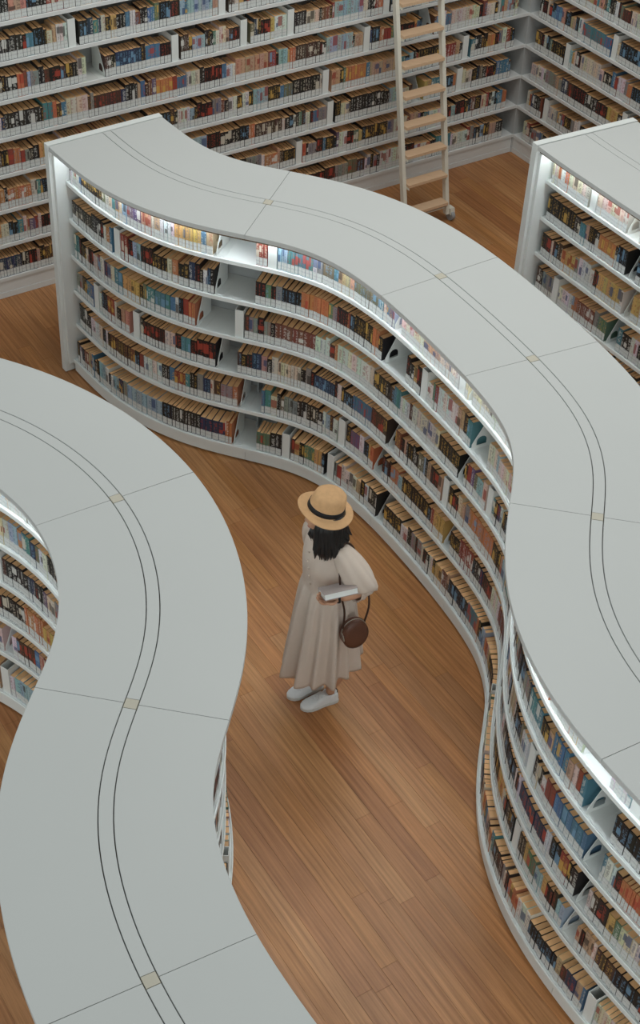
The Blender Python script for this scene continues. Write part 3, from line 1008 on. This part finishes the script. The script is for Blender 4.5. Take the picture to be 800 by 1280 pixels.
TIER_W = ['lowest shelf'] + [ORD[i] + ' shelf up' for i in range(2, 12)]
pw = Path([CORNER, CORNER - WT * W_LEN])
pr = Path([CORNER, CORNER + RT * 4.2])
for k in range(10):
    z = W_Z0 + k * W_PITCH + BOARD_T
    rows.append(Row(pw, 1, z, 0.12, W_LEN - 0.05, EV_W[k], TIER_W[k], 'ladder wall', 'corner'))
    rows.append(Row(pr, -1 if np.dot([-RT[1], RT[0]], -RNRM) < 0 else 1, z, 0.10, 4.1, EV_WR.get(k, []), TIER_W[k], 'wall beside ladder wall', 'corner'))
assert np.dot(rows[-2].frame(1.0)[2], -WN) > 0.9 and np.dot(rows[-1].frame(1.0)[2], -RNRM) > 0.9


def bookend_mesh():
    """upright plate with a sloping front and an arched finger hole, on a foot plate; x = thickness, y = depth"""
    bm = bmesh.new()
    out = [(0.006, 0), (0.006, 0.035), (0.095, 0.195), (0.205, 0.195), (0.205, 0)]
    arch = [(0.035, 0.022)] + [(0.0675 - 0.0325 * math.cos(a), 0.048 + 0.0325 * math.sin(a)) for a in [math.pi * i / 8 for i in range(9)]] + [(0.10, 0.022)]
    loops = []
    for pts in (out, arch):
        vs = [bm.verts.new((-0.0015, y, z + 0.002)) for y, z in pts]
        loops.append([bm.edges.new((vs[i], vs[(i + 1) % len(vs)])) for i in range(len(vs))])
    bmesh.ops.triangle_fill(bm, use_beauty=True, use_dissolve=False, edges=loops[0] + loops[1])
    r = bmesh.ops.extrude_face_region(bm, geom=bm.faces[:])
    bmesh.ops.translate(bm, verts=[v for v in r['geom'] if isinstance(v, bmesh.types.BMVert)], vec=(0.003, 0, 0))
    for x0, x1, y0, y1, z0, z1 in ((-0.0015, 0.05, 0.012, 0.19, 0.0, 0.002),):
        bmesh.ops.create_cube(bm, size=1, matrix=Matrix.Translation(((x0 + x1) / 2, (y0 + y1) / 2, (z0 + z1) / 2)) @ Matrix.Diagonal((x1 - x0, y1 - y0, z1 - z0, 1)))
    bmesh.ops.recalc_face_normals(bm, faces=bm.faces)
    me = bpy.data.meshes.new('bookend')
    bm.to_mesh(me); bm.free()
    me.materials.append(M_white)
    return me


def divider_mesh(wd=0.056, ht=0.205, dp=0.205, th=0.003):
    m = MB()
    m.box(-wd / 2, wd / 2, 0, th, 0, ht)
    m.box(-wd / 2, -wd / 2 + th, th, dp, 0, ht)
    m.box(wd / 2 - th, wd / 2, th, dp, 0, ht)
    m.box(-wd / 2 + th, wd / 2 - th, th, dp, 0, 0.003)
    o = m.obj('divider_shape', M_white)
    me = o.data
    bpy.data.objects.remove(o)
    return me


ME_END, ME_DIV = bookend_mesh(), divider_mesh()
PAL = [('black', 40, (40, 38, 37)), ('black', 16, (52, 47, 44)), ('brown', 9, (84, 60, 50)), ('cream', 13, (212, 200, 176)), ('white', 11, (216, 216, 210)),
       ('tan', 6, (196, 160, 122)), ('orange', 7, (206, 118, 70)), ('salmon', 3, (206, 148, 122)), ('red', 4, (160, 66, 54)), ('rust', 4, (136, 74, 56)),
       ('blue', 5, (70, 118, 160)), ('navy', 5, (50, 64, 92)), ('teal', 5, (74, 134, 142)), ('pale-blue', 5, (150, 182, 196)), ('yellow', 4, (216, 168, 88)),
       ('grey', 6, (142, 140, 134)), ('olive', 3, (118, 112, 84)), ('purple', 2, (112, 92, 124)), ('green', 2, (92, 128, 102))]
PAL_N, PAL_W = [p[0] for p in PAL], [p[1] for p in PAL]
PALE_W = [w_ * (0.12 if sum(c_) < 260 else 1.0 if sum(c_) < 420 else 2.2) for _, w_, c_ in PAL]
books = []        # each: row, s, width, height, depth, colour name, colour, accent, page tone, lean, stretch, number


def fill(row, a, b, stretch):
    d, n, left = a + 0.003, 0, 0
    while True:
        if left <= 0:
            i = rng.choices(range(len(PAL)), PALE_W if row.tier == 'top shelf' else PAL_W)[0]
            base = (rng.uniform(0.018, 0.043), rng.uniform(0.152, 0.19), rng.uniform(0.12, 0.152))
            left = rng.choice((1, 1, 1, 1, 1, 1, 1, 1, 2, 2, 2, 3, 4, 7))
            acc = srgb(*rng.choice(((222, 214, 196), (226, 226, 220), (210, 170, 90), (176, 74, 60), (120, 160, 190)))) if sum(PAL[i][2]) < 400 else srgb(*rng.choice(((60, 55, 52), (150, 60, 50), (60, 80, 120))))
            run = left > 2
        left -= 1
        w = base[0] * (rng.uniform(0.85, 1.15) if run else 1)
        h = base[1] + (rng.uniform(-0.002, 0.002))
        dp = base[2] + rng.uniform(-0.003, 0.003)
        k = max(0.0, row.bend(d + w / 2))
        st = (w + 0.0018) / (1 - min(0.35, k * 0.8 * dp))
        if d + st > b: break
        n += 1
        lum = sum(PAL[i][2]) / 3
        c = tuple(max(4, min(250, (q * 0.76 + lum * 0.24) * rng.uniform(0.94, 1.06))) for q in PAL[i][2])
        books.append(dict(row=row, s=d + st / 2, w=w, h=h, d=dp, name=PAL_N[i], col=srgb(*c), acc=acc, pg=rng.uniform(0.75, 1.12), inset=0.015 + rng.uniform(0, 0.005),
                          stretch=stretch, n=n, id=len(books)))
        d += st
    return d


def put(me, name, row, s, inset, label):
    o = link(name, me)
    o.matrix_world = row.matrix(s, inset)
    tag(o, label, 'divider' if name == 'shelf_divider' else 'bookend', 'hollow white shelf dividers' if name == 'shelf_divider' else 'white arched bookends')


for row in rows:
    a, st = row.s0, 1
    for e in row.ev + [('X', row.s1)]:
        lim = e[1] - (0.031 if e[0] == 'D' else 0.004)
        fill(row, a, lim, st)
        if e[0] == 'D':
            put(ME_DIV, 'shelf_divider', row, e[1], 0.014, 'hollow white divider after %s stretch from %s, %s, %s' % (ORD[st], row.anchor, row.tier, row.where))
            a = e[1] + 0.031
        elif e[0] in 'EG':
            put(ME_END, 'bookend', row, e[1], 0.012, 'white arched bookend after %s stretch from %s, %s, %s' % (ORD[st], row.anchor, row.tier, row.where))
            a = e[2] if e[0] == 'G' else e[1] + 0.054
        st += 1


# which books show largest: project each spine and cast rays at it past the fixed things
bpy.context.view_layer.update()
dg = bpy.context.evaluated_depsgraph_get()
eye = cam.matrix_world.translation.copy()
inv = cam.matrix_world.inverted()


def pixel(p):
    q = inv @ p
    return (400 + CAM_F * q.x / -q.z, 640 - CAM_F * q.y / -q.z) if q.z < -0.1 else (-9e3, -9e3)


def seen(p):
    d = p - eye
    r = S.ray_cast(dg, eye, d.normalized(), distance=d.length - 0.012)
    return not r[0]


for bk in books:
    M = bk['row'].matrix(bk['s'], bk['inset'])
    bk['M'] = M
    w, h = bk['w'] / 2, bk['h']
    q = [pixel(M @ Vector(p)) for p in ((-w, 0, 0), (w, 0, 0), (w, 0, h), (-w, 0, h))]
    ar = abs(sum(q[i][0] * q[(i + 1) % 4][1] - q[(i + 1) % 4][0] * q[i][1] for i in range(4))) / 2
    cx, cy = sum(p[0] for p in q) / 4, sum(p[1] for p in q) / 4
    _, _, out = bk['row'].frame(bk['s'])
    facing = (eye.x - M.translation.x) * out[0] + (eye.y - M.translation.y) * out[1] > 0
    bk['frame'] = -40 < cx < 840 and -40 < cy < 1320
    bk['area'] = 0
    if facing and 4 < cx < 796 and 4 < cy < 1276:
        v = sum(seen(M @ Vector((x, -0.006, z * h))) for x, z in ((-w * .6, .2), (w * .6, .2), (-w * .6, .5), (w * .6, .5), (0, .72), (0, .9))) / 6
        bk['area'] = ar * v if v > 0.3 else 0
order = sorted(range(len(books)), key=lambda i: -books[i]['area'])
single = set(i for i in order[:300] if books[i]['area'] > 0)


def cover_geo(bk, parts):
    """cover of a book as verts, faces and per-face spine flag"""
    w, h, d = bk['w'] / 2, bk['h'], bk['d']
    m, flag = MB(), []
    if parts:
        t = 0.0018
        prof = [(-w, 0.0025), (-w * .6, 0.0006), (0, 0), (w * .6, 0.0006), (w, 0.0025)]
        v = [(x, y, z) for z in (0, h) for x, y in prof]
        m.add(v, [(i, i + 1, i + 6, i + 5) for i in range(4)]); flag += [1] * 4
        v = [(x, y, z) for z in (0, h) for x, y in ((-w + t, 0.005), (w - t, 0.005))]
        m.add(v, [(1, 0, 2, 3)]); flag += [0]
        top = [(x, y, h) for x, y in prof] + [(w - t, 0.005, h), (-w + t, 0.005, h)]
        m.add(top, [(0, 1, 2, 3, 4, 5, 6)]); flag += [0]
        for a, b in ((-w, -w + t), (w - t, w)):
            m.box(a, b, 0.0025, d, 0, h); flag += [0] * 6
    else:
        m.add([(-w, 0, 0), (w, 0, 0), (w, 0, h), (-w, 0, h)], [(0, 1, 2, 3)]); flag += [1]
        m.add([(-w, 0, 0), (-w, d, 0), (-w, d, h), (-w, 0, h)], [(0, 3, 2, 1)])
        m.add([(w, 0, 0), (w, d, 0), (w, d, h), (w, 0, h)], [(0, 1, 2, 3)])
        m.add([(-w, 0, h), (w, 0, h), (w, 0.004, h), (-w, 0.004, h)], [(0, 1, 2, 3)]); flag += [0] * 3
    return m, flag


def colour_mesh(me, cols, accs, uvs):
    for nm, data in (('Col', cols), ('Acc', accs)):
        at = me.attributes.new(nm, 'FLOAT_COLOR', 'CORNER')
        at.data.foreach_set('color', np.asarray(data, np.float32).ravel())
    uv = me.uv_layers.new(name='UVMap')
    uv.data.foreach_set('uv', np.asarray(uvs, np.float32).ravel())


def spine_uv(bk, m, flag):
    w, h = bk['w'], bk['h']
    out = []
    for f, fl_g in zip(m.f, flag):
        for i in f:
            x, y, z = m.v[i]
            out.append((bk['id'] * 1.37 + x / w + .5, z / h) if fl_g else (0.5, -1))
    return out


def mesh_of(m, name, mats):
    me = bpy.data.meshes.new(name)
    me.from_pydata(m.v, [], m.f)
    for q in mats: me.materials.append(q)
    return me


for rank, i in enumerate(order[:300]):
    if i not in single: continue
    bk = books[i]
    row = bk['row']
    size = 'thick' if bk['w'] > 0.036 else 'slim' if bk['w'] < 0.023 else 'tall' if bk['h'] > 0.182 else 'small' if bk['h'] < 0.158 else 'mid-sized'
    root = empty('book')
    root.matrix_world = bk['M']
    tag(root, '%s %s book, %s in %s stretch from %s, %s, %s' % (size, bk['name'], nth(bk['n']), ORD[bk['stretch']], row.anchor, row.tier, row.where), 'book', 'library books on the shelves')
    m, flag = cover_geo(bk, True)
    me = mesh_of(m, 'cover', [M_cover])
    nl = sum(len(f) for f in m.f)
    colour_mesh(me, [bk['col']] * nl, [bk['acc']] * nl, spine_uv(bk, m, flag))
    link('cover', me, root)
    w, h, d = bk['w'] / 2, bk['h'], bk['d']
    m = MB(); m.box(-w + 0.002, w - 0.002, 0.0055, d - 0.002, 0.0015, h - 0.0015)
    m.obj('page_block', M_page, root)
    m = MB(); m.add([(-w * .97, -0.0007, 0.004), (w * .97, -0.0007, 0.004), (w * .97, -0.0007, 0.061), (-w * .97, -0.0007, 0.061),
                     (-w * .97, 0.002, 0.004), (w * .97, 0.002, 0.004), (w * .97, 0.002, 0.061), (-w * .97, 0.002, 0.061)],
                    [(0, 1, 2, 3), (0, 4, 5, 1), (3, 2, 6, 7), (0, 3, 7, 4), (1, 5, 6, 2)])
    me = mesh_of(m, 'spine_label', [M_stick])
    uv = me.uv_layers.new(name='UVMap')
    uu = [(bk['id'] * 0.731 + m.v[q][0] / w / 2, (m.v[q][2] - 0.004) / 0.057) for f in m.f for q in f]
    uv.data.foreach_set('uv', np.asarray(uu, np.float32).ravel())
    link('spine_label', me, root)

# all the other books of the shelves in view, as one mass
big, cols, accs, uvs = MB(), [], [], []
PG = srgb(242, 194, 142)
for i, bk in enumerate(books):
    if i in single or not bk['frame']: continue
    m, flag = cover_geo(bk, False)
    M = bk['M']
    nl = sum(len(f) for f in m.f)
    cols += [bk['col']] * nl; accs += [bk['acc']] * nl; uvs += spine_uv(bk, m, flag)
    big.add([M @ Vector(p) for p in m.v], m.f, 0)
    w, h, d = bk['w'] / 2, bk['h'], bk['d']
    v = [(-w + .001, .004, h - .001), (w - .001, .004, h - .001), (w - .001, d, h - .001), (-w + .001, d, h - .001)]
    big.add([M @ Vector(p) for p in v], [(0, 1, 2, 3)], 1)
    g = tuple(c * bk['pg'] for c in PG[:3]) + (1,)
    cols += [g] * 4; accs += [g] * 4; uvs += [(0.5, -1)] * 4
    v = [(-w * .97, -.0007, .004), (w * .97, -.0007, .004), (w * .97, -.0007, .061), (-w * .97, -.0007, .061)]
    big.add([M @ Vector(p) for p in v], [(0, 1, 2, 3)], 2)
    cols += [bk['col']] * 4; accs += [bk['acc']] * 4; uvs += [(bk['id'] * .731 + a, c) for a, c in ((-.48, 0), (.48, 0), (.48, 1), (-.48, 1))]
me = mesh_of(big, 'shelved_books', [M_cover, M_cover, M_stick])
me.polygons.foreach_set('material_index', big.m)
colour_mesh(me, cols, accs, uvs)
tag(link('shelved_books', me), 'the smaller paperbacks filling the far and hidden shelves', 'books', kind='stuff')

# ------------------------------------------------------------------ floor planks
PW, PL = 0.096, 1.62
TONES = [(182, 129, 84), (184, 132, 87), (175, 122, 79), (188, 138, 92), (168, 115, 74), (182, 129, 80), (176, 126, 84), (186, 130, 82)]


def plank_mesh(tone):
    m = MB()
    a, b, e = PL / 2 - 0.0004, PW / 2 - 0.0004, 0.0006
    m.loft([[(-a, -b, -0.013), (a, -b, -0.013), (a, b, -0.013), (-a, b, -0.013)], [(-a, -b, -e), (a, -b, -e), (a, b, -e), (-a, b, -e)],
            [(-a + e, -b + e, 0), (a - e, -b + e, 0), (a - e, b - e, 0), (-a + e, b - e, 0)]])
    me = mesh_of(m, 'plank', [M_floor])
    at = me.attributes.new('Col', 'FLOAT_COLOR', 'CORNER')
    nl = sum(len(f) for f in m.f)
    at.data.foreach_set('color', np.asarray([srgb(*tone)] * nl, np.float32).ravel())
    return me, m


PM = [plank_mesh(t) for t in TONES]
cands = []
cu = [(-6, -1), (6.5, -1), (6.5, 16), (-6, 16)]
us = [Vector((x, y, 0)).dot(PLANK_ACR) for x, y in cu]; vs = [Vector((x, y, 0)).dot(PLANK_DIR) for x, y in cu]
for i in range(int(min(us) / PW) - 1, int(max(us) / PW) + 2):
    off = rng.uniform(0, PL)
    tones = rng
    for j in range(int(min(vs) / PL) - 2, int(max(vs) / PL) + 2):
        t = rng.randrange(len(TONES))
        c = PLANK_ACR * ((i + .5) * PW) + PLANK_DIR * (j * PL + off)
        if abs((c.x * WN[0] + c.y * WN[1])) > WD + 1.3 or c.y < 1.2: continue
        ends = [pixel(c + PLANK_DIR * q * PL) for q in (-.5, -.25, 0, .25, .5)]
        if not any(-190 < x < 990 and -120 < y < 1420 for x, y in ends): continue
        vis = sum(1 for q in (-.45, -.3, -.15, 0, .15, .3, .45)
                  if (lambda px, P: 0 < px[0] < 800 and 0 < px[1] < 1280 and seen(P + Vector((0, 0, 0.014))))(pixel(c + PLANK_DIR * q * PL), c + PLANK_DIR * q * PL))
        dist = (c - eye).length
        cands.append((vis / dist ** 2, c, t))
cands.sort(key=lambda q: -q[0])
ROT = Matrix.Rotation(PLANK_ANG, 4, 'Z')
rest, rc = MB(), []
for n, (v, c, t) in enumerate(cands):
    if n < 300 and v > 0:
        o = link('plank', PM[t][0], floor)
        o.matrix_world = Matrix.Translation(c) @ ROT
    else:
        M = Matrix.Translation(c) @ ROT
        rest.add([M @ Vector(p) for p in PM[t][1].v], PM[t][1].f)
        rc += [srgb(*TONES[t])] * sum(len(f) for f in PM[t][1].f)
me = mesh_of(rest, 'planks', [M_floor])
at = me.attributes.new('Col', 'FLOAT_COLOR', 'CORNER')
at.data.foreach_set('color', np.asarray(rc, np.float32).ravel())
tag(link('planks', me, floor), kind='stuff')
